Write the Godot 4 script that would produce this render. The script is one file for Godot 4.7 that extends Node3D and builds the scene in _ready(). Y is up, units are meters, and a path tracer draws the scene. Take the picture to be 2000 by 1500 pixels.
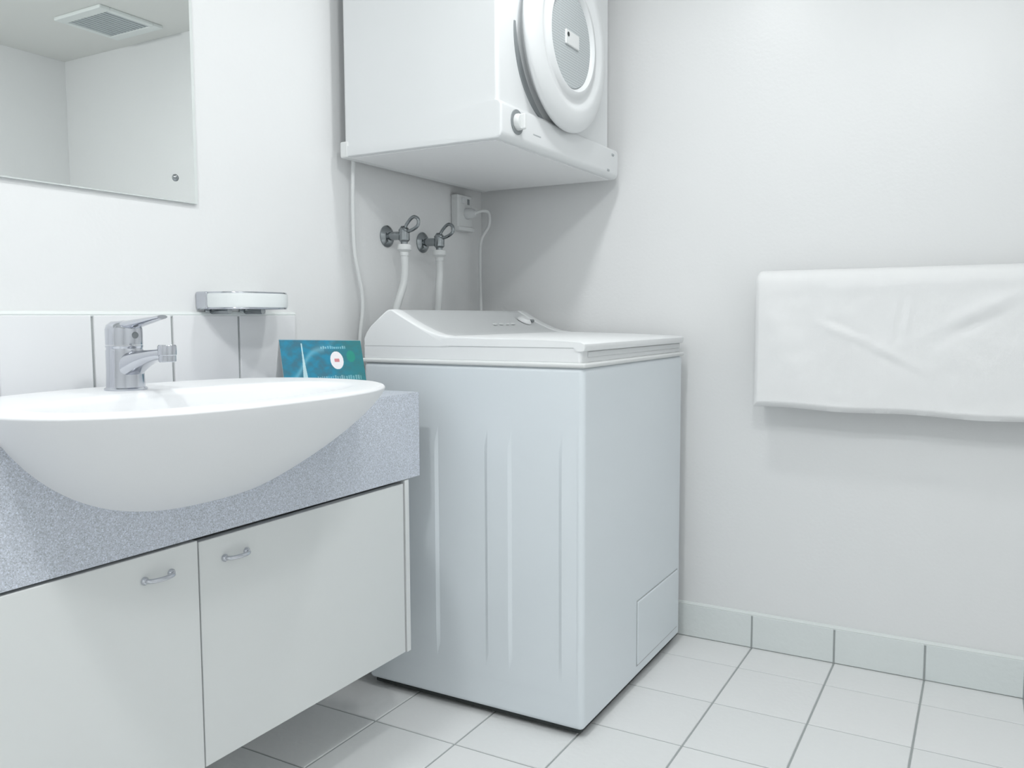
extends Node3D
# A small white bathroom laundry. Lengths in this script are drawing units; S turns them into metres.
const S := 1.12
var M := {}
var tile_meshes := {}
var rng := RandomNumberGenerator.new()

# ---------------------------------------------------------------- shapes: arrays of triangle corners
func orient(t: PackedVector3Array) -> PackedVector3Array:
	var v := 0.0
	for i in range(0, t.size(), 3):
		v += t[i].dot(t[i + 1].cross(t[i + 2]))
	if v > 0.0:
		for i in range(0, t.size(), 3):
			var k := t[i + 1]
			t[i + 1] = t[i + 2]
			t[i + 2] = k
	return t

func quad(t: PackedVector3Array, a: Vector3, b: Vector3, c: Vector3, d: Vector3) -> void:
	for f in [[a, b, c], [a, c, d]]:
		if (f[1] - f[0]).cross(f[2] - f[0]).length_squared() > 1e-18:
			t.append(f[0]); t.append(f[1]); t.append(f[2])

func cap(t: PackedVector3Array, ring: Array, flip: bool) -> void:
	var n := Vector3.ZERO
	for i in ring.size():
		n += (ring[i] as Vector3).cross(ring[(i + 1) % ring.size()])
	if n.length() < 1e-12:
		return
	n = n.normalized()
	var u := n.cross(Vector3.UP if absf(n.y) < 0.9 else Vector3.RIGHT).normalized()
	var w := n.cross(u)
	var flat := PackedVector2Array()
	for q in ring:
		flat.append(Vector2(u.dot(q), w.dot(q)) * 100.0)
	var ix := Geometry2D.triangulate_polygon(flat)
	for i in range(0, ix.size(), 3):
		var a: Vector3 = ring[ix[i]]
		var b: Vector3 = ring[ix[i + 1]]
		var c: Vector3 = ring[ix[i + 2]]
		var up := (b - a).cross(c - a).dot(n) > 0.0
		if up == flip:
			t.append(a); t.append(c); t.append(b)
		else:
			t.append(a); t.append(b); t.append(c)

func loft(rings: Array, caps := true, closed := false) -> PackedVector3Array:
	var t := PackedVector3Array()
	var m: int = rings[0].size()
	var steps: int = rings.size() if closed else rings.size() - 1
	for r in steps:
		var a: Array = rings[r]
		var b: Array = rings[(r + 1) % rings.size()]
		for i in m:
			var j := (i + 1) % m
			quad(t, a[i], a[j], b[j], b[i])
	if caps and not closed:
		cap(t, rings[0], true)
		cap(t, rings[-1], false)
	return orient(t)

func rbox(lo: Vector3, hi: Vector3, r := 0.003, k := 2) -> PackedVector3Array:
	var c := (lo + hi) / 2.0
	var h := (hi - lo) / 2.0
	r = minf(r, minf(h.x, minf(h.y, h.z)) * 0.98)
	var t := PackedVector3Array()
	for ax in 3:
		for sg in [-1.0, 1.0]:
			var p := (ax + 1) % 3
			var q := (ax + 2) % 3
			var us := []
			var vs := []
			for s in [-1.0, 1.0]:
				for i in k + 1:
					var f: float = tan((float(i) / k) * PI / 4.0)
					if s < 0.0:
						f = 1.0 - tan((1.0 - float(i) / k) * PI / 4.0)
					us.append(s * (h[p] - r) + (-r + r * f if s < 0.0 else r * f))
					vs.append(s * (h[q] - r) + (-r + r * f if s < 0.0 else r * f))
			var g := []
			for a in us:
				var row := []
				for b in vs:
					var x := Vector3.ZERO
					x[ax] = sg * h[ax]; x[p] = a; x[q] = b
					var inner := x.clamp(-h + Vector3.ONE * r, h - Vector3.ONE * r)
					row.append(c + inner + (x - inner).normalized() * r)
				g.append(row)
			for i in g.size() - 1:
				for j in g[0].size() - 1:
					if sg > 0.0:
						quad(t, g[i][j], g[i + 1][j], g[i + 1][j + 1], g[i][j + 1])
					else:
						quad(t, g[i][j], g[i][j + 1], g[i + 1][j + 1], g[i + 1][j])
	return orient(t)

func frame_of(n: Vector3) -> Array:
	var u := n.cross(Vector3.UP if absf(n.y) < 0.9 else Vector3.RIGHT).normalized()
	return [u, n.cross(u).normalized()]

# profile: [radius, height along axis] pairs; radius 0 closes it
func lathe(prof: Array, at: Vector3, axis: Vector3, seg := 32) -> PackedVector3Array:
	axis = axis.normalized()
	var f := frame_of(axis)
	var rings := []
	for q in prof:
		var ring := []
		for i in seg:
			var a := TAU * i / seg
			ring.append(at + axis * q[1] + (f[0] * cos(a) + f[1] * sin(a)) * maxf(q[0], 1e-5))
		rings.append(ring)
	return loft(rings)

func spline(pts: Array, n := 8) -> Array:
	var out := []
	for i in pts.size() - 1:
		var p0: Vector3 = pts[maxi(i - 1, 0)]
		var p1: Vector3 = pts[i]
		var p2: Vector3 = pts[i + 1]
		var p3: Vector3 = pts[mini(i + 2, pts.size() - 1)]
		for k in n:
			out.append(p1.cubic_interpolate(p2, p0, p3, float(k) / n))
	out.append(pts[-1])
	return out

func tube(pts: Array, rad, seg := 12, squash := 1.0) -> PackedVector3Array:
	var rings := []
	var u := Vector3.ZERO
	for i in pts.size():
		var d: Vector3 = ((pts[mini(i + 1, pts.size() - 1)] as Vector3) - pts[maxi(i - 1, 0)]).normalized()
		if u == Vector3.ZERO:
			u = frame_of(d)[0]
		u = (u - d * u.dot(d)).normalized()
		var w := d.cross(u)
		var r: float = rad if rad is float else lerpf(rad[0], rad[1], float(i) / (pts.size() - 1))
		var ring := []
		for k in seg:
			var a := TAU * k / seg
			ring.append(pts[i] + (u * cos(a) + w * sin(a) * squash) * r)
		rings.append(ring)
	return loft(rings)

# a tile: a slab whose face (towards dir) has chamfered edges
func tile_shape(size: Vector3, axis: int) -> PackedVector3Array:
	var h := size / 2.0
	var ch := 0.0012
	var p := (axis + 1) % 3
	var q := (axis + 2) % 3
	var rings := []
	for lv in [[-h[axis], 0.0], [h[axis] - ch, 0.0], [h[axis], ch]]:
		var ring := []
		for sgn in [[-1, -1], [1, -1], [1, 1], [-1, 1]]:
			var x := Vector3.ZERO
			x[axis] = lv[0]
			x[p] = sgn[0] * (h[p] - lv[1])
			x[q] = sgn[1] * (h[q] - lv[1])
			ring.append(x)
		rings.append(ring)
	return loft(rings)

# ---------------------------------------------------------------- meshes, things and parts
func mesh_of(shapes: Array, base := Vector3.ZERO, limit := 40.0) -> ArrayMesh:
	var v := PackedVector3Array()
	for s in shapes:
		v.append_array(s)
	var fn := PackedVector3Array()
	var at := {}
	for i in range(0, v.size(), 3):
		var n := (v[i + 2] - v[i]).cross(v[i + 1] - v[i])
		fn.append(n)
		for k in 3:
			var key := Vector3i((v[i + k] * 20000.0).round())
			if not at.has(key):
				at[key] = PackedInt32Array()
			at[key].append(i / 3)
	var cosl := cos(deg_to_rad(limit))
	var nn := PackedVector3Array()
	nn.resize(v.size())
	for i in v.size():
		var own := fn[i / 3].normalized()
		var sum := Vector3.ZERO
		for f in at[Vector3i((v[i] * 20000.0).round())]:
			if fn[f].normalized().dot(own) > cosl:
				sum += fn[f]
		nn[i] = sum.normalized() if sum.length() > 1e-14 else own
	for i in v.size():
		v[i] = (v[i] - base) * S
	var arr := []
	arr.resize(Mesh.ARRAY_MAX)
	arr[Mesh.ARRAY_VERTEX] = v
	arr[Mesh.ARRAY_NORMAL] = nn
	var m := ArrayMesh.new()
	m.add_surface_from_arrays(Mesh.PRIMITIVE_TRIANGLES, arr)
	return m

func thing(called: String, label: String, category: String, base: Vector3, group := "") -> Node3D:
	var o := Node3D.new()
	o.name = called
	add_child(o, true)
	o.position = base * S
	o.set_meta("base", base)
	o.set_meta("label", label)
	o.set_meta("category", category)
	if group:
		o.set_meta("group", group)
	return o

func part(called: String, parent: Node3D, mat: Material, shapes: Array, limit := 40.0) -> MeshInstance3D:
	var base: Vector3 = parent.get_meta("base", Vector3.ZERO)
	var o := MeshInstance3D.new()
	o.name = called
	o.mesh = mesh_of(shapes, base, limit)
	o.material_override = mat
	o.set_meta("base", base)
	parent.add_child(o, true)
	return o

func struct(called: String, mat: Material, shapes: Array, label: String, category: String) -> MeshInstance3D:
	var o := part(called, self, mat, shapes)
	o.set_meta("kind", "structure")
	o.set_meta("label", label)
	o.set_meta("category", category)
	return o

# one tile of its own, sharing a mesh with tiles of the same size
func put_tile(called: String, parent: Node3D, mats: Array, at: Vector3, size: Vector3, axis: int, turn := 0.0) -> void:
	var key := str(size.snapped(Vector3.ONE * 0.0005)) + str(axis)
	if not tile_meshes.has(key):
		tile_meshes[key] = mesh_of([tile_shape(size, axis)], Vector3.ZERO, 20.0)
	var o := MeshInstance3D.new()
	o.name = called
	o.mesh = tile_meshes[key]
	o.material_override = mats[rng.randi() % mats.size()]
	o.position = at * S
	if turn != 0.0:
		o.rotation.y = turn
	parent.add_child(o, true)

# ---------------------------------------------------------------- materials
func mat(c: Color, rough := 0.5, metal := 0.0) -> StandardMaterial3D:
	var m := StandardMaterial3D.new()
	m.albedo_color = c
	m.roughness = rough
	m.metallic = metal
	return m

func relief(m: StandardMaterial3D, freq: float, depth: float, size: float, seed_ := 1) -> StandardMaterial3D:
	var n := FastNoiseLite.new()
	n.seed = seed_
	n.noise_type = FastNoiseLite.TYPE_SIMPLEX
	n.frequency = freq
	n.fractal_octaves = 3
	var img := n.get_seamless_image(256, 256)
	img.convert(Image.FORMAT_RGBA8)
	img.bump_map_to_normal_map(depth)
	m.normal_enabled = true
	m.normal_texture = ImageTexture.create_from_image(img)
	m.uv1_triplanar = true
	m.uv1_scale = Vector3.ONE / size
	return m

func speckle(base: Color, spread: float, size: float, seed_: int) -> ImageTexture:
	var r := RandomNumberGenerator.new()
	r.seed = seed_
	var w := 512
	var img := Image.create(w, w, false, Image.FORMAT_RGB8)
	img.fill(base)
	for i in int(w * w * 0.22):
		var k := r.randf_range(-1.0, 1.0)
		var c := Color(base.r + k * spread, base.g + k * spread, base.b + k * spread * 1.1)
		var e := r.randi_range(1, int(size))
		img.fill_rect(Rect2i(r.randi() % w, r.randi() % w, e, r.randi_range(1, int(size))), c)
	return ImageTexture.create_from_image(img)

func materials() -> void:
	M.wall = relief(mat(Color(0.94, 0.945, 0.947), 0.36), 0.06, 0.15, 0.25, 3)
	M.ceiling = mat(Color(0.92, 0.925, 0.915), 0.9)
	M.grout = relief(mat(Color(0.70, 0.72, 0.72), 0.95), 0.1, 1.5, 0.1, 4)
	M.floor_tiles = []
	for k in 3:
		var c: Color = [Color(0.96, 0.965, 0.965), Color(0.953, 0.96, 0.96), Color(0.963, 0.967, 0.967)][k]
		M.floor_tiles.append(relief(mat(c, 0.45), 0.045, 0.5, 0.3, 20 + k))
	M.skirt_tiles = []
	for k in 2:
		M.skirt_tiles.append(relief(mat([Color(0.91, 0.932, 0.93), Color(0.902, 0.926, 0.925)][k], 0.4), 0.045, 0.35, 0.3, 30 + k))
	M.splash_tiles = [mat(Color(0.95, 0.953, 0.96), 0.16), mat(Color(0.945, 0.95, 0.957), 0.17)]
	M.caulk = mat(Color(0.93, 0.95, 0.945), 0.5)
	M.laminate = mat(Color(0.90, 0.912, 0.91), 0.28)
	M.edge_strip = mat(Color(0.91, 0.92, 0.92), 0.35)
	var st := mat(Color.WHITE, 0.4)
	st.albedo_texture = speckle(Color(0.80, 0.823, 0.862), 0.115, 4, 7)
	st.uv1_triplanar = true
	st.uv1_scale = Vector3.ONE / 0.28
	M.stone = st
	M.porcelain = mat(Color(0.968, 0.974, 0.982), 0.38)
	M.enamel = mat(Color(0.91, 0.938, 0.957), 0.3)
	M.washer_top = mat(Color(0.955, 0.963, 0.967), 0.6)
	M.washer_top.metallic_specular = 0.25
	M.panel_grey = mat(Color(0.89, 0.90, 0.905), 0.55)
	M.panel_grey.metallic_specular = 0.25
	M.dryer_white = mat(Color(0.91, 0.92, 0.925), 0.3)
	M.plastic = mat(Color(0.9, 0.91, 0.91), 0.4)
	M.dark = mat(Color(0.2, 0.22, 0.22), 0.7)
	M.mid = mat(Color(0.55, 0.57, 0.58), 0.5)
	M.tray = mat(Color(0.95, 0.955, 0.958), 0.45)
	M.button_grey = mat(Color(0.7, 0.72, 0.73), 0.5)
	M.vent_grey = mat(Color(0.76, 0.79, 0.80), 0.6)
	M.chrome = mat(Color(0.79, 0.80, 0.825), 0.12, 1.0)
	M.dull_chrome = mat(Color(0.6, 0.62, 0.63), 0.16, 1.0)
	M.mirror = mat(Color(0.975, 0.985, 0.98), 0.01, 1.0)
	M.glass_edge = mat(Color(0.88, 0.9, 0.895), 0.15)
	M.grille = mat(Color(0.6, 0.64, 0.66), 0.5)
	M.towel = relief(mat(Color(0.975, 0.978, 0.98), 0.95), 0.18, 2.0, 0.06, 9)
	M.towel.rim_enabled = true
	M.towel.rim = 0.4
	var g := mat(Color(0.93, 0.95, 0.95), 0.25)
	M.frosted = g

# ---------------------------------------------------------------- scene
func _ready() -> void:
	rng.seed = 11
	# camera
	var cam := Camera3D.new()
	cam.name = "camera"
	add_child(cam)
	cam.position = Vector3(-2.1364, 0.8514, 1.3110) * S
	cam.rotation_degrees = Vector3(-4.5365, -60.4802, -0.2438)
	cam.fov = 49.22
	cam.near = 0.02
	cam.current = true
	# surroundings: a closed room
	var we := WorldEnvironment.new()
	var env := Environment.new()
	env.background_mode = Environment.BG_COLOR
	env.background_color = Color(0.5, 0.52, 0.55)
	env.tonemap_mode = Environment.TONE_MAPPER_LINEAR
	env.tonemap_exposure = 1.02
	env.sdfgi_enabled = true
	env.ssao_enabled = true
	env.ssil_enabled = true
	we.environment = env
	add_child(we)
	materials()
	# two ceiling downlights and an added fill globe, all above the frame
	downlight(Vector3(-0.72, HC, 0.70), 0.40, "small square ceiling downlight nearest the clothes dryer")
	downlight(Vector3(-1.9, HC, 0.72), 0.80, "small square ceiling downlight over the floor before the vanity")
	fill_globe_light(Vector3(-1.5, HC, 1.2), 0.36, "added white ceiling globe, an unseen fill light near the wall facing the mirror")
	room()
	vanity()
	basin()
	washer()
	dryer()
	wall_taps()
	towel()
	mirror()
	shelf()
	mixer_tap()
	card()
	fan()
	print("built")

func downlight(at: Vector3, energy: float, label: String) -> void:
	var t := thing("ceiling_downlight", label, "light", at, "ceiling downlights")
	var w := 0.045
	var lamp := mat(Color(0.9, 0.9, 0.9), 0.5)
	lamp.emission_enabled = true
	lamp.emission = Color(1.0, 1.0, 1.0)
	lamp.emission_energy_multiplier = 3.0
	part("trim_ring", t, M.plastic, [
		rbox(at + Vector3(-w - 0.015, -0.008, -w - 0.015), at + Vector3(-w, 0, w + 0.015), 0.002, 1),
		rbox(at + Vector3(w, -0.008, -w - 0.015), at + Vector3(w + 0.015, 0, w + 0.015), 0.002, 1),
		rbox(at + Vector3(-w, -0.008, -w - 0.015), at + Vector3(w, 0, -w), 0.002, 1),
		rbox(at + Vector3(-w, -0.008, w), at + Vector3(w, 0, w + 0.015), 0.002, 1)])
	part("lamp_diffuser", t, lamp, [rbox(at + Vector3(-w, -0.004, -w), at + Vector3(w, 0, w), 0.001, 1)])
	var l := AreaLight3D.new()
	l.name = "light"
	l.area_size = Vector2(2 * w, 2 * w) * S
	l.area_normalize_energy = true
	l.light_color = Color(0.99, 0.998, 1.0)
	l.light_energy = energy
	l.area_range = 8.0
	l.shadow_enabled = true
	t.add_child(l)
	l.position = Vector3(0, -0.012 * S, 0)
	l.rotation_degrees = Vector3(-90, 0, 0)

func fill_globe_light(at: Vector3, energy: float, label: String) -> void:  # globe lamp added to give the room general fill
	# at: where the fitting meets the ceiling
	var t := thing("added_fill_light", label, "light", at, "added fill lights")
	var glow := mat(Color(0.95, 0.95, 0.95), 0.4)
	glow.emission_enabled = true
	glow.emission = Color(1.0, 0.99, 0.98)
	glow.emission_energy_multiplier = 2.0
	part("base", t, M.plastic, [lathe([[0, 0], [0.055, 0], [0.055, -0.012], [0.04, -0.02], [0.032, -0.03], [0, -0.03]], at, Vector3.UP, 32)])
	var prof := []
	for k in 17:
		var a := PI * k / 16.0
		prof.append([0.056 * sin(a), -0.082 + 0.056 * cos(a)])
	part("fill_lamp_globe", t, glow, [lathe(prof, at, Vector3.UP, 32)])
	var l := OmniLight3D.new()
	l.name = "light"
	l.light_color = Color(0.99, 0.998, 1.0)
	l.light_energy = energy
	l.light_size = 0.05 * S
	l.omni_range = 8.0
	l.omni_attenuation = 2.0
	l.shadow_enabled = true
	t.add_child(l)
	l.position = Vector3(0, -0.082 * S, 0)

const XL := -2.75
const ZF := 1.981
const HC := 1.885
const TZ := 0.2
const TX := 0.2145
const X1 := 0.1433
const Z0 := 0.2109

func room() -> void:
	var th := 0.1
	var a := struct("wall_back", M.wall, [rbox(Vector3(XL - th, -0.05, -th), Vector3(th, HC + th, 0), 0.001, 1)], "white painted wall with the mirror and the tiled splashback", "wall")
	struct("wall_right", M.wall, [rbox(Vector3(0, -0.05, 0), Vector3(th, HC + th, ZF), 0.001, 1)], "white painted wall with the hanging towel", "wall")
	struct("wall_front", M.wall, [rbox(Vector3(XL - th, -0.05, ZF), Vector3(th, HC + th, ZF + th), 0.001, 1)], "white wall seen only in the mirror", "wall")
	struct("wall_left", M.wall, [rbox(Vector3(XL - th, -0.05, 0), Vector3(XL, HC + th, ZF), 0.001, 1)], "white wall beyond the left of the frame", "wall")
	struct("ceiling", M.ceiling, [rbox(Vector3(XL, HC, 0), Vector3(0, HC + th, ZF), 0.001, 1)], "pale ceiling reflected in the mirror", "ceiling")
	var f := struct("floor", M.grout, [rbox(Vector3(XL, -0.08, 0), Vector3(0, -0.002, ZF), 0.0005, 1)], "white square tiled floor with grey joints", "floor")
	# floor tiles
	var gap := 0.0042
	var xs := [0.0]
	var x := -X1
	while x > XL + 0.02:
		xs.append(x)
		x -= TX
	xs.append(XL)
	var zs := [0.0, Z0 - TZ]
	var z := Z0
	while z < ZF - 0.02:
		zs.append(z)
		z += TZ
	zs.append(ZF)
	for i in xs.size() - 1:
		for j in zs.size() - 1:
			var wx: float = xs[i] - xs[i + 1] - gap
			var wz: float = zs[j + 1] - zs[j] - gap
			if wz < 0.012 or wx < 0.012:
				continue
			put_tile("floor_tile", f, M.floor_tiles, Vector3((xs[i] + xs[i + 1]) / 2, -0.004, (zs[j] + zs[j + 1]) / 2), Vector3(wx, 0.008, wz), 1)
	# skirting tiles along the right wall
	var b := struct("baseboard_right", M.grout, [rbox(Vector3(-0.006, -0.002, 0), Vector3(0.0, 0.086, ZF), 0.0005, 1)], "row of pale grey green skirting tiles below the towel wall", "baseboard")
	var hb := 0.0865
	for j in zs.size() - 1:
		var wz: float = zs[j + 1] - zs[j] - gap
		if wz < 0.012:
			continue
		put_tile("skirting_tile", b, M.skirt_tiles, Vector3(-0.0045, hb / 2 + 0.001, (zs[j] + zs[j + 1]) / 2), Vector3(0.009, hb - 0.002, wz), 0, PI)
	part("sealant_bead", b, M.caulk, [tube([Vector3(-0.003, hb + 0.002, 0.001), Vector3(-0.003, hb + 0.002, ZF - 0.001)], 0.0062, 8)])
	# splashback tiles on the back wall above the bench
	var jx := [-0.782]
	for k in 7:
		jx.append(-0.942 - 0.158 * k)
	for k in jx.size() - 1:
		put_tile("splashback_tile", a, M.splash_tiles, Vector3((jx[k] + jx[k + 1]) / 2, 0.7795, 0.004), Vector3(jx[k] - jx[k + 1] - 0.005, 0.157, 0.008), 2)
	part("splashback_grout", a, M.grout, [rbox(Vector3(-1.885, 0.702, 0), Vector3(-0.784, 0.857, 0.004), 0.0005, 1)])
	part("splashback_sealant", a, M.caulk, [tube([Vector3(-1.885, 0.860, 0.003), Vector3(-0.784, 0.860, 0.003)], 0.005, 8)])

const ZV := 0.30
const BENCH := 0.70
const BX0 := -1.89
const BX1 := -0.74

func basin_ring(s: float, y: float, inset := 0.0) -> Array:
	var ring := []
	var seg := 88
	for i in seg:
		var t := TAU * i / seg
		var cx := signf(cos(t)) * pow(absf(cos(t)), 2.0 / 2.483)
		var cz := signf(sin(t)) * pow(absf(sin(t)), 2.0 / 2.483)
		ring.append(Vector3(-1.2792 + s * (0.3182 - inset) * cx, y, 0.006 + s * (0.2728 + (0.2242 - inset) * cz)))
	return ring

func bowl_ring(a: float, bb: float, y: float) -> Array:
	var ring := []
	var seg := 88
	for i in seg:
		var t := TAU * i / seg
		var cx := signf(cos(t)) * pow(absf(cos(t)), 2.0 / 2.35)
		var cz := signf(sin(t)) * pow(absf(sin(t)), 2.0 / 2.35)
		ring.append(Vector3(-1.2792 + a * cx, y, 0.312 + bb * cz))
	return ring

func outer_rings(shrink := 0.0) -> Array:
	var rings := []
	for i in range(24, -1, -1):
		var v := 0.985 * i / 24.0
		var s := pow(1.0 - pow(v, 1.2568), 1.0 / 1.5509)
		rings.append(basin_ring(s, 0.7419 - 0.006 - 0.2535 * v, shrink))
	return rings

func basin() -> void:
	var t := thing("wash_basin", "white porcelain semi-recessed wash basin bulging out of the grey bench", "basin", Vector3(-1.2792, 0.483, 0.28))
	var rings := outer_rings()
	# rounded rim
	rings.append(basin_ring(1.0, 0.7385, 0.0006))
	rings.append(basin_ring(1.0, 0.7405, 0.0026))
	rings.append(basin_ring(1.0, 0.7419, 0.007))
	rings.append(basin_ring(1.0, 0.7412, 0.018))
	# bowl: deck at the back for the tap
	rings.append(bowl_ring(0.268, 0.137, 0.7405))
	rings.append(bowl_ring(0.259, 0.130, 0.737))
	rings.append(bowl_ring(0.252, 0.123, 0.728))
	for k in 8:
		var v := (k + 1) / 8.0
		rings.append(bowl_ring(0.252 * sqrt(1.0 - 0.93 * v * v), 0.123 * sqrt(1.0 - 0.93 * v * v), 0.728 - 0.088 * sin(v * PI / 2.0)))
	part("bowl", t, M.porcelain, [loft(rings)], 60.0)
	part("drain", t, M.chrome, [lathe([[0, 0], [0.022, 0], [0.022, 0.003], [0.014, 0.004], [0.012, 0.001], [0, 0.001]], Vector3(-1.2792, 0.6402, 0.312), Vector3.UP, 24)])

func vanity() -> void:
	# bench with a cut-out for the basin
	var c := CSGCombiner3D.new()
	c.name = "vanity_benchtop"
	add_child(c)
	c.set_meta("label", "speckled blue grey laminate benchtop with a deep front edge under the basin")
	c.set_meta("category", "benchtop")
	for d in [[Vector3(BX0, 0.668, 0.0), Vector3(BX1, BENCH, ZV)], [Vector3(BX0, 0.527, ZV - 0.025), Vector3(BX1, BENCH, ZV)]]:
		var b := CSGBox3D.new()
		b.size = (d[1] - d[0]) * S
		b.position = (d[0] + d[1]) / 2.0 * S
		b.material = M.stone
		c.add_child(b)
	var cut := CSGMesh3D.new()
	var rings := outer_rings(0.0015)
	rings.append(basin_ring(1.0, 0.76, 0.0015))
	cut.mesh = mesh_of([loft(rings)])
	cut.operation = CSGShape3D.OPERATION_SUBTRACTION
	cut.material = M.stone
	c.add_child(cut)
	# wall-hung cabinet
	var y0 := 0.168
	var y1 := 0.525
	var xe := -0.776
	var t := thing("vanity_cabinet", "white wall-hung vanity cabinet with two doors below the grey bench", "cabinet", Vector3(-1.3, y0, 0.15))
	part("side_panel", t, M.edge_strip, [rbox(Vector3(xe - 0.013, y0, 0.0), Vector3(xe, y1, ZV - 0.001), 0.0012, 1)])
	part("side_panel", t, M.edge_strip, [rbox(Vector3(BX0, y0, 0.0), Vector3(BX0 + 0.013, y1, ZV - 0.001), 0.0012, 1)])
	part("bottom_panel", t, M.laminate, [rbox(Vector3(BX0 + 0.013, y0, 0.0), Vector3(xe - 0.013, y0 + 0.013, ZV - 0.022), 0.001, 1)])
	part("back_panel", t, M.laminate, [rbox(Vector3(BX0 + 0.013, y0 + 0.013, 0.0), Vector3(xe - 0.013, 0.46, 0.008), 0.001, 1)])
	part("partition", t, M.laminate, [rbox(Vector3(-1.306, y0 + 0.013, 0.01), Vector3(-1.294, 0.46, ZV - 0.022), 0.001, 1)])
	for d in [[-1.302, BX0 + 0.016, 0.5225, ZV, -1.372], [xe - 0.0165, -1.2975, 0.5185, ZV - 0.003, -1.228]]:
		var right: bool = d[4] > -1.3
		var dr := part("door", t, M.laminate, [rbox(Vector3(d[1], y0 + 0.001, d[3] - 0.016), Vector3(d[0], d[2], d[3]), 0.0014, 2)])
		var hy := 0.483 if right else 0.487
		var zf: float = d[3]
		var pts := []
		for k in 13:
			var a := PI * k / 12.0
			pts.append(Vector3(d[4] - 0.022 * cos(a), hy, zf - 0.002 + 0.017 * pow(sin(a), 0.6)))
		part("handle", dr, M.chrome, [tube(pts, 0.0033, 10), lathe([[0, 0], [0.006, 0], [0.006, 0.002], [0.004, 0.005], [0, 0.006]], Vector3(d[4] - 0.022, hy, zf), Vector3.BACK, 16), lathe([[0, 0], [0.006, 0], [0.006, 0.002], [0.004, 0.005], [0, 0.006]], Vector3(d[4] + 0.022, hy, zf), Vector3.BACK, 16)])

func mixer_tap() -> void:
	var b := Vector3(-1.291, 0.7405, 0.134)
	var t := thing("mixer_tap", "chrome single lever mixer tap at the back of the basin", "tap", b)
	part("body", t, M.chrome, [lathe([[0, 0], [0.0315, 0], [0.0315, 0.003], [0.0285, 0.005], [0.0275, 0.03], [0.0275, 0.062], [0.0265, 0.064], [0.0265, 0.066], [0.0275, 0.068], [0.0275, 0.07], [0, 0.07]], b, Vector3.UP, 40)])
	var rings := []
	for k in 19:
		var f := k / 18.0
		var z := lerpf(0.004, 0.094, f)
		var top := lerpf(0.060, 0.0665, f)
		var bot := 0.049 - 0.043 * pow(1.0 - f, 1.9)
		var mid := (top + bot) / 2.0
		var hh := (top - bot) / 2.0
		var ww := lerpf(0.024, 0.0115, f)
		var ring := []
		for i in 20:
			var a := TAU * i / 20.0
			ring.append(b + Vector3(ww * signf(cos(a)) * pow(absf(cos(a)), 0.75), mid + hh * signf(sin(a)) * pow(absf(sin(a)), 0.75), z))
		rings.append(ring)
	part("spout", t, M.chrome, [loft(rings)])
	part("aerator", t, M.chrome, [lathe([[0, 0], [0.0115, 0], [0.0125, 0.001], [0.0125, 0.01], [0.0135, 0.011], [0.0135, 0.024], [0.012, 0.026], [0, 0.026]], b + Vector3(0, 0.046, 0.1), Vector3.UP, 28)])
	var hd := part("handle", t, M.chrome, [lathe([[0, 0], [0.0272, 0], [0.0272, 0.024], [0.025, 0.031], [0.018, 0.036], [0, 0.038]], b + Vector3(0, 0.071, 0), Vector3.UP, 40)])
	rings = []
	for k in 13:
		var f := k / 12.0
		var z := lerpf(-0.004, 0.092, f)
		var y := 0.098 + 0.016 * f
		var ww := lerpf(0.021, 0.009, f)
		var hh := lerpf(0.009, 0.003, f)
		var ring := []
		for i in 16:
			var a := TAU * i / 16.0
			ring.append(b + Vector3(ww * cos(a), y + hh * sin(a), z))
		rings.append(ring)
	part("lever", hd, M.chrome, [loft(rings)])
	part("indicator", hd, M.mid, [lathe([[0, 0], [0.0055, 0], [0.005, 0.002], [0, 0.0025]], b + Vector3(0, 0.086, 0.0265), Vector3.BACK, 16)])

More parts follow.
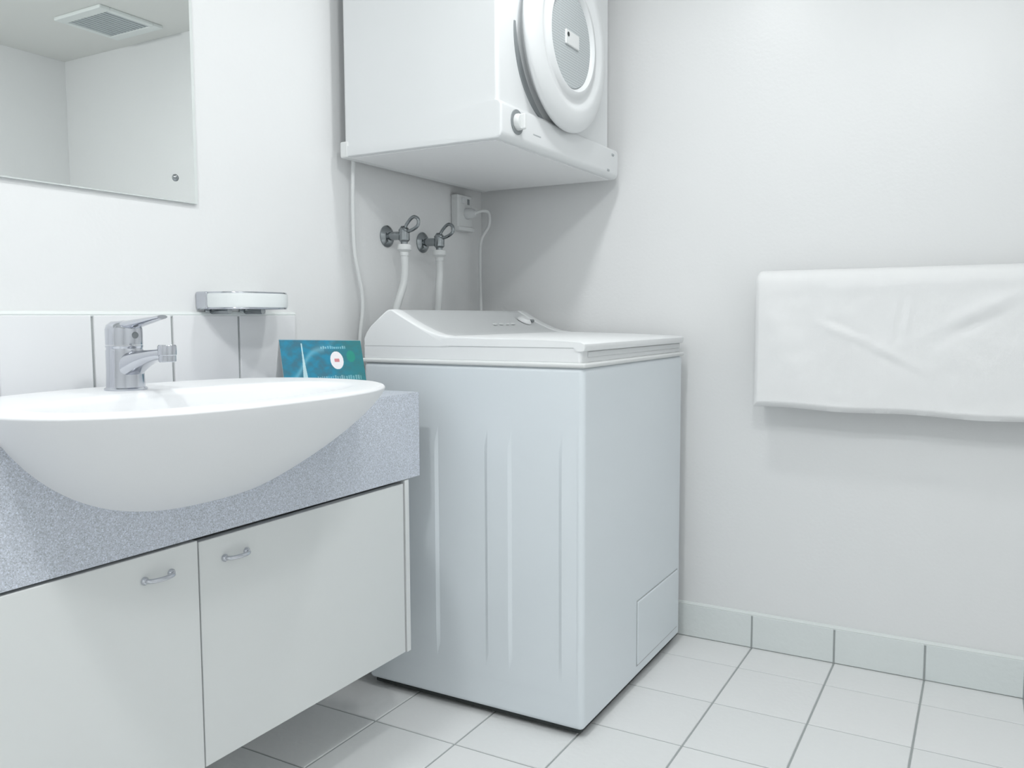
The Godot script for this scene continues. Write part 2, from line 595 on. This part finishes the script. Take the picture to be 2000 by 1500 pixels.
func washer() -> void:
	var x0 := -0.654
	var x1 := -0.048
	var z0 := 0.085
	var z1 := 0.632
	var t := thing("washing_machine", "white top loading washing machine standing in the tiled corner", "washing machine", Vector3(-0.35, 0, 0.36))
	part("cabinet", t, M.enamel, [rbox(Vector3(x0, 0.018, z0), Vector3(x1, 0.754, z1), 0.012, 4)], 50.0)
	for q in [[x0 + 0.06, z0 + 0.06], [x1 - 0.06, z0 + 0.06], [x0 + 0.06, z1 - 0.06], [x1 - 0.06, z1 - 0.06]]:
		part("foot", t, M.dark, [lathe([[0, 0], [0.024, 0], [0.024, 0.01], [0.012, 0.014], [0.012, 0.03], [0, 0.03]], Vector3(q[0], 0, q[1]), Vector3.UP, 20)])
	part("base_frame", t, M.dark, [rbox(Vector3(x0 + 0.012, 0.007, z0 + 0.012), Vector3(x1 - 0.012, 0.03, z1 - 0.012), 0.003, 1)])
	# pressed ribs on the side
	var zl := [0.13, 0.19, 0.198, 0.28, 0.288, 0.405, 0.413, 0.462, 0.470, 0.578, 0.586, 0.618]
	var dl := [0.0, 0.0, 1.0, 1.0, 0.0, 0.0, 1.0, 1.0, 0.0, 0.0, 1.0, 0.0]
	var yl := [0.085, 0.11, 0.14, 0.175, 0.3, 0.45, 0.55, 0.585, 0.62, 0.65]
	var g := []
	for yy in yl:
		var row := []
		var ky: float = clampf(minf((yy - 0.085) / 0.09, (0.65 - yy) / 0.10), 0.0, 1.0)
		for k in zl.size():
			row.append(Vector3(x0 - 0.0004 - 0.0034 * dl[k] * ky, yy, zl[k]))
		g.append(row)
	var tri := PackedVector3Array()
	for i in g.size() - 1:
		for k in zl.size() - 1:
			quad(tri, g[i][k], g[i + 1][k], g[i + 1][k + 1], g[i][k + 1])
	# close it against the cabinet
	var back := PackedVector3Array()
	quad(back, Vector3(x0 + 0.002, yl[0], zl[0]), Vector3(x0 + 0.002, yl[0], zl[-1]), Vector3(x0 + 0.002, yl[-1], zl[-1]), Vector3(x0 + 0.002, yl[-1], zl[0]))
	tri.append_array(back)
	part("side_pressing", t, M.enamel, [orient(tri)], 9.0)
	# service panel low on the front
	part("service_panel", t, M.enamel, [rbox(Vector3(-0.357, 0.048, z1 - 0.004), Vector3(-0.074, 0.198, z1 + 0.003), 0.0028, 2)])
	part("panel_gap_shade", t, M.button_grey, [rbox(Vector3(-0.360, 0.045, z1 - 0.004), Vector3(-0.071, 0.201, z1 + 0.0008), 0.0006, 1)])  # grey border painted in for the shaded gap round the panel
	# top deck with its bright seam
	part("seam_trim", t, M.plastic, [rbox(Vector3(x0 - 0.004, 0.752, z0 - 0.002), Vector3(x1 + 0.003, 0.762, z1 + 0.004), 0.004, 2)])
	part("top_deck", t, M.washer_top, [rbox(Vector3(x0 + 0.001, 0.758, z0), Vector3(x1 - 0.001, 0.797, z1 - 0.006), 0.007, 3)])
	# lid with an overhanging front lip
	var prof := []
	for q in [[0.300, 0.792], [0.300, 0.812], [0.36, 0.811], [0.50, 0.8075], [0.60, 0.804], [0.628, 0.802], [0.634, 0.799], [0.635, 0.792], [0.633, 0.786], [0.629, 0.7845], [0.618, 0.7845], [0.612, 0.792]]:
		prof.append(q)
	var rings := []
	for q in [[x0 - 0.001, 0.004], [x0 + 0.0005, 0.001], [x0 + 0.004, 0.0], [x1 - 0.004, 0.0], [x1 - 0.0005, 0.001], [x1 + 0.001, 0.004]]:
		var ring := []
		for e in prof:
			ring.append(Vector3(q[0], minf(e[1], 0.812 - q[1] * 1.2), e[0] if e[0] < 0.6 else e[0] - q[1] * 0.5))
		rings.append(ring)
	part("lid", t, M.washer_top, [loft(rings)], 50.0)
	part("lid_grip", t, M.panel_grey, [rbox(Vector3(x0 + 0.03, 0.772, z1 - 0.008), Vector3(x1 - 0.012, 0.784, z1 - 0.003), 0.002, 2)])
	# console: two end cheeks and a sloping control panel between them
	var cons := [[0.088, 0.79], [0.087, 0.806], [0.094, 0.820], [0.106, 0.834], [0.130, 0.853], [0.148, 0.866], [0.156, 0.870], [0.166, 0.8705], [0.178, 0.866], [0.205, 0.851], [0.235, 0.836], [0.265, 0.8235], [0.292, 0.8155], [0.318, 0.812], [0.318, 0.79]]
	for e in [[x0, x0 + 0.035], [x1 - 0.035, x1]]:
		rings = []
		for q in [[e[0], 0.0035], [e[0] + 0.002, 0.001], [e[0] + 0.006, 0.0], [e[1] - 0.004, 0.0], [e[1], 0.002]]:
			var ring := []
			for c in cons:
				ring.append(Vector3(q[0], c[1] - (q[1] if c[1] > 0.8 else 0.0), c[0] + (q[1] if c[0] < 0.15 else 0.0)))
			rings.append(ring)
		part("console_cheek", t, M.washer_top, [loft(rings)], 50.0)
	rings = []
	for xx in [x0 + 0.03, x1 - 0.03]:
		var ring := []
		for c in cons:
			ring.append(Vector3(xx, c[1] - (0.0035 if c[1] > 0.8 and c[0] > 0.17 else 0.001), c[0]))
		rings.append(ring)
	var cp := part("control_panel", t, M.panel_grey, [loft(rings)], 50.0)
	part("dial", cp, M.washer_top, [lathe([[0, 0], [0.02, 0], [0.02, 0.003], [0.015, 0.008], [0.013, 0.01], [0, 0.01]], Vector3(-0.145, 0.8415, 0.222), Vector3(0, 0.88, 0.47), 28), ])
	part("button", cp, M.mid, [rbox(Vector3(-0.118, 0.838, 0.222), Vector3(-0.103, 0.846, 0.232), 0.003, 2)])
	for k in 4:
		part("button", cp, M.plastic, [rbox(Vector3(-0.24 - 0.03 * k, 0.8325, 0.232), Vector3(-0.226 - 0.03 * k, 0.8375, 0.241), 0.002, 2)])

func dryer() -> void:
	var x0 := -0.65
	var x1 := -0.087
	var zb := 0.038
	var z1 := 0.44
	var y0 := 1.212
	var t := thing("clothes_dryer", "white clothes dryer mounted on the wall above the washing machine", "dryer", Vector3(-0.35, y0, 0.21))
	part("body", t, M.dryer_white, [rbox(Vector3(x0, y0 + 0.006, zb), Vector3(x1, 1.80, z1), 0.009, 3)], 50.0)
	# control fascia with raked front, wrapping under the body
	var rings := []
	for q in [[x0 - 0.004, 0.004], [x0 - 0.002, 0.001], [x0 + 0.003, 0.0], [-0.052, 0.0], [-0.046, 0.001], [-0.043, 0.004]]:
		var ring := []
		for c in [[zb + 0.01, y0], [z1 - 0.006, y0], [z1 + 0.002, y0 + 0.001], [z1 + 0.008, y0 + 0.006], [z1 + 0.011, y0 + 0.014], [z1 + 0.010, y0 + 0.066], [z1 + 0.007, y0 + 0.073], [z1 - 0.001, y0 + 0.076], [z1 - 0.02, y0 + 0.075], [zb + 0.01, y0 + 0.022]]:
			ring.append(Vector3(q[0], clampf(c[1], y0 + q[1] * 0.7, 2.0), c[0] - q[1]))
		rings.append(ring)
	var f := part("control_fascia", t, M.dryer_white, [loft(rings)], 50.0)
	part("wall_bracket", t, M.plastic, [rbox(Vector3(x0 - 0.005, y0 - 0.002, 0.03), Vector3(-0.045, y0 + 0.034, 0.052), 0.004, 2)])
	part("wall_bracket", t, M.plastic, [rbox(Vector3(x0 + 0.06, 1.72, 0.0), Vector3(x1 - 0.06, 1.76, zb + 0.004), 0.003, 2)])
	# the underside tray
	part("underside_tray", t, M.tray, [rbox(Vector3(x0 + 0.012, y0 - 0.0015, 0.05), Vector3(-0.06, y0 + 0.003, z1 - 0.012), 0.001, 1)])
	# knob
	var kz := z1 + 0.011
	var kp := Vector3(-0.592, 1.253, kz)
	var kn := part("knob", f, M.plastic, [lathe([[0, 0], [0.017, 0], [0.017, 0.006], [0.015, 0.012], [0.0, 0.013]], kp, Vector3.BACK, 28), rbox(kp + Vector3(-0.004, -0.016, 0.008), kp + Vector3(0.004, 0.016, 0.021), 0.003, 2)])
	part("dial_ring", kn, M.mid, [lathe([[0.0, -0.002], [0.0255, -0.002], [0.0255, 0.0012], [0.0, 0.0012]], kp, Vector3.BACK, 28)])
	for q in [[-0.082, 1.270], [-0.112, 1.227]]:
		part("button", f, M.button_grey, [rbox(Vector3(q[0] - 0.007, q[1] - 0.003, kz - 0.003), Vector3(q[0] + 0.007, q[1] + 0.003, kz + 0.0015), 0.002, 2)])
	part("printed_line", f, M.button_grey, [rbox(Vector3(-0.52, 1.2405, kz - 0.0012), Vector3(-0.485, 1.243, kz + 0.0002), 0.0003, 1)])
	# round door standing proud of the body on a neck
	var dc := Vector3(-0.382, 1.472, z1)
	var dr := part("door", t, M.dryer_white, [lathe([[0, -0.002], [0.17, -0.002], [0.17, 0.012], [0.190, 0.014], [0.199, 0.019], [0.201, 0.025], [0.198, 0.032], [0.182, 0.039], [0.158, 0.043], [0.148, 0.0405], [0.143, 0.036], [0.134, 0.034], [0.126, 0.036], [0.122, 0.041], [0.112, 0.042], [0.107, 0.037], [0.104, 0.030], [0, 0.030]], dc, Vector3.BACK, 80)], 50.0)
	var gr := part("vent_grille", dr, M.grille, [lathe([[0, 0.028], [0.1035, 0.028], [0.1035, 0.034], [0, 0.036]], dc, Vector3.BACK, 64)])
	gr.material_override = perforated()
	part("badge", gr, M.plastic, [rbox(dc + Vector3(-0.034, -0.016, 0.034), dc + Vector3(0.034, 0.016, 0.039), 0.004, 2)])
	part("badge_dot", gr, M.dark, [lathe([[0, 0], [0.005, 0], [0.005, 0.001], [0, 0.001]], dc + Vector3(-0.024, 0.006, 0.0388), Vector3.BACK, 14)])
	# finger gap at the lower left of the door, shade painted as grey crescent
	rings = []
	for k in 25:
		var a := deg_to_rad(lerpf(183.0, 250.0, k / 24.0))
		var wd := 0.004 + 0.013 * pow(sin(PI * k / 24.0), 0.8)
		var ring := []
		for c in [[0.0, -0.001], [1.0, -0.001], [1.0, 0.003], [0.5, 0.0015], [0.0, 0.003]]:
			var rr: float = 0.201 + wd * (c[0] - 0.35)
			ring.append(dc + Vector3(cos(a) * rr, sin(a) * rr, c[1]))
		rings.append(ring)
	part("finger_gap_shade", dr, M.mid, [loft(rings)])
	# power cord hanging from the left rear corner
	var cd := thing("hanging_cord", "thin white cord hanging from the left rear corner of the dryer", "cord", Vector3(-0.6, 0.3, 0.02))
	part("cable", cd, M.plastic, [tube(spline([Vector3(-0.602, 1.216, 0.024), Vector3(-0.602, 1.12, 0.02), Vector3(-0.600, 1.02, 0.02), Vector3(-0.590, 0.96, 0.022), Vector3(-0.580, 0.915, 0.024), Vector3(-0.578, 0.87, 0.024), Vector3(-0.586, 0.81, 0.022), Vector3(-0.592, 0.70, 0.02), Vector3(-0.59, 0.42, 0.02)], 6), 0.0048, 10)])

func perforated() -> StandardMaterial3D:
	var w := 256
	var img := Image.create(w, w, false, Image.FORMAT_RGB8)
	img.fill(Color(0.78, 0.80, 0.81))
	for i in 16:
		for j in 16:
			img.fill_rect(Rect2i(i * 16 + (8 if j % 2 else 0) + 3, j * 16 + 4, 8, 8), Color(0.60, 0.63, 0.64))
	var m := mat(Color.WHITE, 0.5)
	m.albedo_texture = ImageTexture.create_from_image(img)
	m.uv1_triplanar = true
	m.uv1_scale = Vector3.ONE / 0.1
	return m

func wall_taps() -> void:
	var k := 0
	for p in [Vector3(-0.452, 1.054, 0), Vector3(-0.300, 1.050, 0)]:
		var t := thing("laundry_tap", ["chrome laundry tap on the back wall, nearer the mirror", "chrome laundry tap on the back wall, nearer the corner"][k], "tap", p, "laundry taps")
		part("wall_flange", t, M.dull_chrome, [lathe([[0, 0], [0.027, 0], [0.027, 0.003], [0.02, 0.009], [0.012, 0.012], [0, 0.012]], p, Vector3.BACK, 28)])
		part("body", t, M.dull_chrome, [tube([p + Vector3(0, 0, 0.008), p + Vector3(0, 0, 0.06)], 0.0105, 16), lathe([[0, 0], [0.013, 0], [0.0135, 0.008], [0.0135, 0.026], [0.01, 0.03], [0, 0.03]], p + Vector3(0, 0.014, 0.054), Vector3.DOWN, 20), lathe([[0, 0], [0.0125, 0], [0.0125, 0.012], [0.008, 0.016], [0, 0.016]], p + Vector3(0, 0.006, 0.05), Vector3(0, 0.75, 0.66), 20)])
		var hp: Vector3 = p + Vector3(0, 0.012, 0.058)
		var loop := []
		var d := Vector3(0, 0.55, 0.83).normalized()
		for q in [[0.004, 0.0], [0.009, 0.012], [0.012, 0.028], [0.010, 0.040], [0.0, 0.046], [-0.010, 0.040], [-0.012, 0.028], [-0.009, 0.012], [-0.004, 0.0]]:
			loop.append(hp + Vector3(0, 0.83, -0.55).normalized() * q[0] * 1.1 + d * q[1])
		part("handle", t, M.dull_chrome, [tube(spline(loop, 5), 0.0042, 10)])
		part("outlet", t, M.dull_chrome, [lathe([[0, 0], [0.0085, 0], [0.0085, 0.012], [0, 0.012]], p + Vector3(0, -0.014, 0.054), Vector3.DOWN, 20)])
		var o: Vector3 = p + Vector3(0, -0.022, 0.054)
		var h := thing("inlet_hose", ["white hose running down from the laundry tap nearer the mirror", "white hose running down from the laundry tap nearer the corner"][k], "hose", o + Vector3(0, -0.3, 0), "washing machine inlet hoses")
		part("coupling", h, M.plastic, [lathe([[0, 0], [0.016, 0], [0.018, 0.003], [0.018, 0.013], [0.011, 0.019], [0.011, 0.028], [0, 0.028]], o, Vector3.DOWN, 18)])
		var off: float = [-0.012, 0.004][k]
		part("hose", h, M.plastic, [tube(spline([o + Vector3(0, -0.02, 0), o + Vector3(0.001, -0.06, 0.0), o + Vector3(off * 0.2, -0.10, -0.003), o + Vector3(off * 1.6, -0.15, -0.010), o + Vector3(off * 2.4, -0.21, -0.018), o + Vector3(off * 2.4, -0.30, -0.022), o + Vector3(off * 2.4, -0.45, -0.02)], 6), 0.0095, 12)])
		k += 1
	# power point with its plug and cord beside the corner
	var b := Vector3(-0.163, 1.098, 0)
	var t := thing("power_outlet", "white surface-mounted power outlet below the dryer beside the corner", "power outlet", b)
	part("box", t, M.plastic, [rbox(b + Vector3(0, 0, 0), b + Vector3(0.075, 0.096, 0.024), 0.004, 2)])
	part("foot_flange", t, M.plastic, [rbox(b + Vector3(0.0, -0.004, 0), b + Vector3(0.082, 0.008, 0.028), 0.003, 2)])
	part("switch", t, M.panel_grey, [rbox(b + Vector3(0.018, 0.072, 0.022), b + Vector3(0.032, 0.088, 0.029), 0.002, 2)])
	part("socket_slot", t, M.mid, [rbox(b + Vector3(0.048, 0.070, 0.0225), b + Vector3(0.060, 0.086, 0.0245), 0.0008, 1)])
	var c := thing("appliance_plug", "grey white plug and looped cord in the outlet by the corner", "plug", b + Vector3(0.05, 0.04, 0.024))
	var pc := b + Vector3(0.045, 0.045, 0.024)
	part("plug_body", c, M.panel_grey, [lathe([[0, 0], [0.015, 0], [0.016, 0.004], [0.013, 0.02], [0.007, 0.03], [0, 0.03]], pc, Vector3.BACK, 20)])
	part("cable", c, M.plastic, [tube(spline([pc + Vector3(0, 0, 0.028), pc + Vector3(0.012, 0.006, 0.045), pc + Vector3(0.045, 0.004, 0.045), pc + Vector3(0.062, -0.03, 0.035), pc + Vector3(0.045, -0.07, 0.02), pc + Vector3(0.05, -0.13, 0.012), pc + Vector3(0.052, -0.22, 0.012), pc + Vector3(0.045, -0.40, 0.02)], 7), 0.0045, 10)])

func towel() -> void:
	var zr0 := 0.86
	var zr1 := 1.62
	var rx := -0.062
	var ry := 0.930
	var r := thing("towel_rail", "chrome towel rail on the right wall hidden under the white towel", "towel rail", Vector3(0, ry, 1.2))
	part("bar", r, M.chrome, [tube([Vector3(rx, ry, zr0), Vector3(rx, ry, zr1)], 0.0085, 16)])
	for z in [zr0 + 0.04, zr1 - 0.02]:
		part("bracket", r, M.chrome, [lathe([[0, 0], [0.022, 0], [0.022, 0.004], [0.009, 0.008], [0.008, 0.06], [0, 0.062]], Vector3(0, ry, z), Vector3.LEFT, 20)])
	var t := thing("bath_towel", "white folded bath towel draped over the rail on the right wall", "towel", Vector3(rx, 0.62, 1.18))
	var n := FastNoiseLite.new()
	n.seed = 5
	n.frequency = 5.5
	n.fractal_octaves = 3
	var z0 := 0.824
	var z1 := 1.56
	var nz := 120
	var rings := []
	for i in nz + 1:
		var f := i / float(nz)
		var z := lerpf(z0, z1, f)
		var e := minf((z - z0) / 0.013, (z1 - z) / 0.013)
		var round_ := sqrt(maxf(0.0, 1.0 - pow(1.0 - clampf(e, 0.0, 1.0), 2.0)))
		var half := 0.0018 + 0.0082 * round_
		# centre line, from the front hem over the rail to the back hem
		var yb: float = 0.634 - 0.010 * f + 0.002 * sin(z * 23.0)
		var line := []
		for k in 43:
			line.append(Vector3(rx - 0.0205, lerpf(yb + half, ry, k / 43.0), z))
		for k in 9:
			var a := PI * k / 8.0
			line.append(Vector3(rx - 0.0205 * cos(a), ry + 0.0205 * sin(a), z))
		for k in 9:
			line.append(Vector3(rx + 0.0205, lerpf(ry, yb + 0.06, (k + 1) / 9.0), z))
		var outer := []
		var inner := []
		for k in line.size():
			var d: Vector3 = (line[mini(k + 1, line.size() - 1)] - line[maxi(k - 1, 0)]).normalized()
			var nrm := Vector3(-d.y, d.x, 0)
			var w := 0.0
			if k < 46:
				w = fold(z, line[k].y, n) * clampf((k + 2) / 6.0, 0.3, 1.0) * clampf(e * 0.6, 0.0, 1.0)
			var swell := 0.003 * exp(-pow((line[k].y - yb) / 0.016, 2.0))
			if k < 46:
				nrm = Vector3(-1, 0, 0).lerp(nrm, clampf((k - 41) / 4.0, 0, 1)).normalized()
			outer.append(line[k] + nrm * (half + w + swell))
			inner.append(line[k] - nrm * half)
		var ring := []
		# hem of the front sheet, rounded
		for q in [-60.0, -30.0]:
			var a2 := deg_to_rad(q)
			ring.append(line[0] + Vector3(cos(a2) * half, sin(a2) * half * 1.0, 0))
		ring.append(line[0] + Vector3(0, -half, 0))
		for q in [-150.0, -120.0]:
			pass
		for q in outer:
			ring.append(q)
		inner.reverse()
		for q in inner:
			ring.append(q)
		rings.append(ring)
	part("towel_cloth", t, M.towel, [loft(rings)], 70.0)

func bump(z: float, y: float, za: float, ya: float, zb: float, yb: float, w: float) -> float:
	var a := Vector2(za, ya)
	var b := Vector2(zb, yb)
	var p := Vector2(z, y)
	var f := clampf((p - a).dot(b - a) / (b - a).length_squared(), 0.0, 1.0)
	var d := p.distance_to(a.lerp(b, f))
	return exp(-d * d / (w * w)) * (0.35 + 0.65 * sin(PI * clampf(f, 0.06, 0.94)))

func fold(z: float, y: float, n: FastNoiseLite) -> float:
	var h := 0.0035 * n.get_noise_2d(z * 1.0, y * 1.3) + 0.0012 * n.get_noise_2d(z * 3.5 + 7.0, y * 3.5)
	h += 0.0050 * bump(z, y, 0.97, 0.835, 1.07, 0.795, 0.008)
	h -= 0.0035 * bump(z, y, 0.975, 0.85, 1.07, 0.808, 0.008)
	h += 0.0045 * bump(z, y, 1.07, 0.792, 1.20, 0.725, 0.010)
	h -= 0.0030 * bump(z, y, 1.06, 0.783, 1.20, 0.713, 0.009)
	h += 0.0040 * bump(z, y, 1.135, 0.89, 1.125, 0.80, 0.006)
	h += 0.0040 * bump(z, y, 1.165, 0.89, 1.155, 0.82, 0.006)
	h -= 0.0035 * bump(z, y, 1.15, 0.89, 1.14, 0.80, 0.007)
	h += 0.0060 * bump(z, y, 1.215, 0.82, 1.37, 0.90, 0.016)
	h -= 0.0040 * bump(z, y, 1.21, 0.795, 1.36, 0.865, 0.014)
	h += 0.0040 * bump(z, y, 1.24, 0.78, 1.33, 0.70, 0.02)
	h += 0.0040 * bump(z, y, 0.84, 0.90, 0.94, 0.70, 0.03)
	h += 0.0025 * bump(z, y, 0.83, 0.915, 1.5, 0.925, 0.012)
	return h

func mirror() -> void:
	var x1 := -1.032
	var x0 := -1.87
	var y0 := 1.0665
	var y1 := 1.62
	var t := thing("wall_mirror", "frameless rectangular mirror screwed to the wall above the basin", "mirror", Vector3((x0 + x1) / 2, y0, 0))
	part("glass_pane", t, M.glass_edge, [rbox(Vector3(x0, y0, 0.001), Vector3(x1, y1, 0.0075), 0.0012, 1)])
	part("silvering", t, M.mirror, [rbox(Vector3(x0 + 0.007, y0 + 0.002, 0.005), Vector3(x1 - 0.007, y1 - 0.002, 0.0078), 0.0002, 1)])
	for q in [Vector3(x1 - 0.05, y0 + 0.0425, 0.0076), Vector3(x0 + 0.05, y0 + 0.0425, 0.0076), Vector3(x1 - 0.05, y1 - 0.0425, 0.0076), Vector3(x0 + 0.05, y1 - 0.0425, 0.0076)]:
		part("screw_cap", t, M.dull_chrome, [lathe([[0, 0], [0.0065, 0], [0.0065, 0.0015], [0.0045, 0.004], [0, 0.005]], q, Vector3.BACK, 20)])

func shelf() -> void:
	var y := 0.872
	var t := thing("soap_shelf", "small white and chrome soap shelf on the wall above the splashback tiles", "soap shelf", Vector3(-0.95, y, 0))
	var xc := -0.952
	var hw := 0.082
	var d := 0.10
	# outline: rounded front
	var path := [Vector3(xc - hw, y, 0.006)]
	for k in 25:
		var a := PI - PI * k / 24.0
		path.append(Vector3(xc + hw * signf(cos(a)) * pow(absf(cos(a)), 0.7), y, 0.03 + (d - 0.03) * pow(sin(a), 0.8)))
	path.append(Vector3(xc + hw, y, 0.006))
	var rings := []
	for e in [[0.0, 0.97], [0.0, 0.985], [0.006, 0.985], [0.006, 0.97]]:
		var ring := []
		for q in path:
			ring.append(Vector3(xc + (q.x - xc) * e[1], y + 0.004 + e[0], q.z * e[1]))
		rings.append(ring)
	part("dish", t, M.frosted, [loft(rings)])
	# raised band round the edge
	rings = []
	for q in path:
		var o := Vector3(q.x - xc, 0, q.z * 0.6).normalized()
		var ring := []
		for e in [[0.0, 0.0], [0.003, 0.001], [0.004, 0.006], [0.004, 0.022], [0.003, 0.027], [0.0, 0.028], [-0.001, 0.026], [-0.001, 0.002]]:
			ring.append(q + o * e[0] + Vector3(0, e[1], 0))
		rings.append(ring)
	part("band", t, M.frosted, [loft(rings)])
	var wire := []
	for q in path:
		wire.append(q + Vector3(0, 0.0285, 0))
	part("top_wire", t, M.chrome, [tube(wire, 0.0022, 8)])
	wire = []
	for q in path:
		wire.append(q + Vector3(0, -0.0005, 0))
	part("bottom_wire", t, M.chrome, [tube(wire, 0.0022, 8)])
	part("end_cap", t, M.chrome, [rbox(Vector3(xc - hw - 0.007, y - 0.003, 0.0), Vector3(xc - hw + 0.008, y + 0.031, 0.03), 0.004, 2)])
	for s in [-0.055, 0.03]:
		var b := part("bracket", t, M.dull_chrome, [tube([Vector3(xc + s, y - 0.006, 0.0), Vector3(xc + s, y - 0.006, 0.055)], 0.006, 14)])
		part("wall_rose", b, M.dull_chrome, [lathe([[0, 0], [0.013, 0], [0.013, 0.003], [0.008, 0.007], [0, 0.007]], Vector3(xc + s, y - 0.006, 0.0), Vector3.BACK, 20)])

func card() -> void:
	var t := thing("tent_card", "small teal printed tent card standing on the grey bench behind the basin", "card", Vector3(-0.84, BENCH, 0.126))
	# drawn in metres later: top edge and foot of the front leaf
	var tl := Vector3(-0.917, 0.810, 0.090)
	var tr := Vector3(-0.757, 0.805, 0.163)
	var bl := Vector3(-0.931, BENCH + 0.0004, 0.120)
	var br := Vector3(-0.771, BENCH + 0.0004, 0.193)
	var back_l := Vector3(-0.903, BENCH + 0.0004, 0.060)
	var back_r := Vector3(-0.743, BENCH + 0.0004, 0.133)
	var th := 0.0009
	var n := (tr - tl).cross(bl - tl).normalized()
	if n.z < 0:
		n = -n
	part("front_leaf", t, M.plastic, [loft([[tl, tr, br, bl], [tl - n * th, tr - n * th, br - n * th, bl - n * th]])])
	var n2 := (tr - tl).cross(back_l - tl).normalized()
	part("back_leaf", t, M.plastic, [loft([[tl, tr, back_r, back_l], [tl - n2 * th, tr - n2 * th, back_r - n2 * th, back_l - n2 * th]])])
	# printed face
	var w := 440
	var h := 208
	var img := Image.create(w, h, false, Image.FORMAT_RGB8)
	var ns := FastNoiseLite.new()
	ns.seed = 3
	ns.frequency = 0.012
	for y in h:
		for x in w:
			var k := ns.get_noise_2d(x * 0.8 + y * 1.4, y * 1.5 - x * 0.7)
			var c := Color(0.24, 0.47, 0.55).lerp(Color(0.16, 0.55, 0.68), clampf(0.5 + k * 1.4, 0, 1))
			c = c.lerp(Color(0.20, 0.50, 0.50), clampf((x - 250.0) / 190.0, 0, 0.7))
			# pale swoosh
			var sw := absf(y - (168.0 - x * 0.62 + 16.0 * sin(x * 0.03)))
			c = c.lerp(Color(0.55, 0.78, 0.86), 0.55 * exp(-sw * sw / 160.0) * (1.0 if x < 230 else 0.3))
			# spire
			var sx := absf(x - 112.0)
			if y > 14 and sx < 3.0 + pow((y - 14) / 194.0, 2.0) * 20.0:
				c = c.lerp(Color(0.85, 0.95, 0.96), 0.85)
			# white disc
			var dd := Vector2(x - 292, (y - 82) * 1.0).length()
			if dd < 36:
				c = Color(0.97, 0.96, 0.97)
			if dd < 14 and absf(y - 82) < 7:
				c = Color(0.85, 0.55, 0.58)
			# a green disc beside it
			if Vector2(x - 372, y - 66).length() < 24:
				c = c.lerp(Color(0.16, 0.62, 0.52), 0.7)
			img.set_pixel(x, y, c)
	# small lettering, too soft to read in the photograph
	var r2 := RandomNumberGenerator.new()
	r2.seed = 4
	for row in [[26, 212, 350, 10, 0.75], [144, 176, 412, 16, 0.65], [184, 244, 330, 14, 0.6]]:
		var x: int = row[1]
		while x < row[2]:
			var ww := r2.randi_range(5, 11)
			for yy in range(row[0] + r2.randi_range(-2, 2), row[0] + row[3]):
				for xx in range(x, mini(x + ww, w)):
					img.set_pixel(xx, mini(yy, h - 1), img.get_pixel(xx, mini(yy, h - 1)).lerp(Color(0.78, 0.92, 0.95), row[4] * r2.randf_range(0.5, 1.0)))
			x += ww + r2.randi_range(3, 6)
	var m := mat(Color.WHITE, 0.35)
	m.albedo_texture = ImageTexture.create_from_image(img)
	var o := MeshInstance3D.new()
	o.name = "printed_face"
	var st := SurfaceTool.new()
	st.begin(Mesh.PRIMITIVE_TRIANGLES)
	var base: Vector3 = t.get_meta("base")
	var cr := [[tl, Vector2(0, 0)], [tr, Vector2(1, 0)], [br, Vector2(1, 1)], [bl, Vector2(0, 1)]]
	for ix in [0, 1, 2, 0, 2, 3]:
		st.set_uv(cr[ix][1])
		st.set_normal(n)
		st.add_vertex((cr[ix][0] + n * 0.0004 - base) * S)
	o.mesh = st.commit()
	o.material_override = m
	o.set_meta("label", "teal print with a white spire, a white disc and pale lettering")
	t.add_child(o)

func fan() -> void:
	var c := Vector3(-0.205, HC, 1.405)
	var t := thing("exhaust_fan", "square ceiling exhaust vent with grey slats, seen in the mirror", "vent", c)
	var o := Vector3(0.122, 0, 0.125)
	var i := Vector3(0.083, 0, 0.105)
	var yb := -0.012
	part("frame", t, M.caulk, [
		rbox(c + Vector3(-o.x, yb, -o.z), c + Vector3(-i.x, 0, o.z), 0.003, 2), rbox(c + Vector3(i.x, yb, -o.z), c + Vector3(o.x, 0, o.z), 0.003, 2),
		rbox(c + Vector3(-i.x, yb, -o.z), c + Vector3(i.x, 0, -i.z), 0.003, 2), rbox(c + Vector3(-i.x, yb, i.z), c + Vector3(i.x, 0, o.z), 0.003, 2)])
	part("backing", t, M.dark, [rbox(c + Vector3(-i.x, -0.002, -i.z), c + Vector3(i.x, 0, i.z), 0.0005, 1)])
	for k in 12:
		var z := lerpf(-i.z + 0.008, i.z - 0.008, k / 11.0)
		part("slat", t, M.vent_grey, [rbox(c + Vector3(-i.x, -0.010, z - 0.0062), c + Vector3(i.x, -0.004, z + 0.0062), 0.0015, 1)])
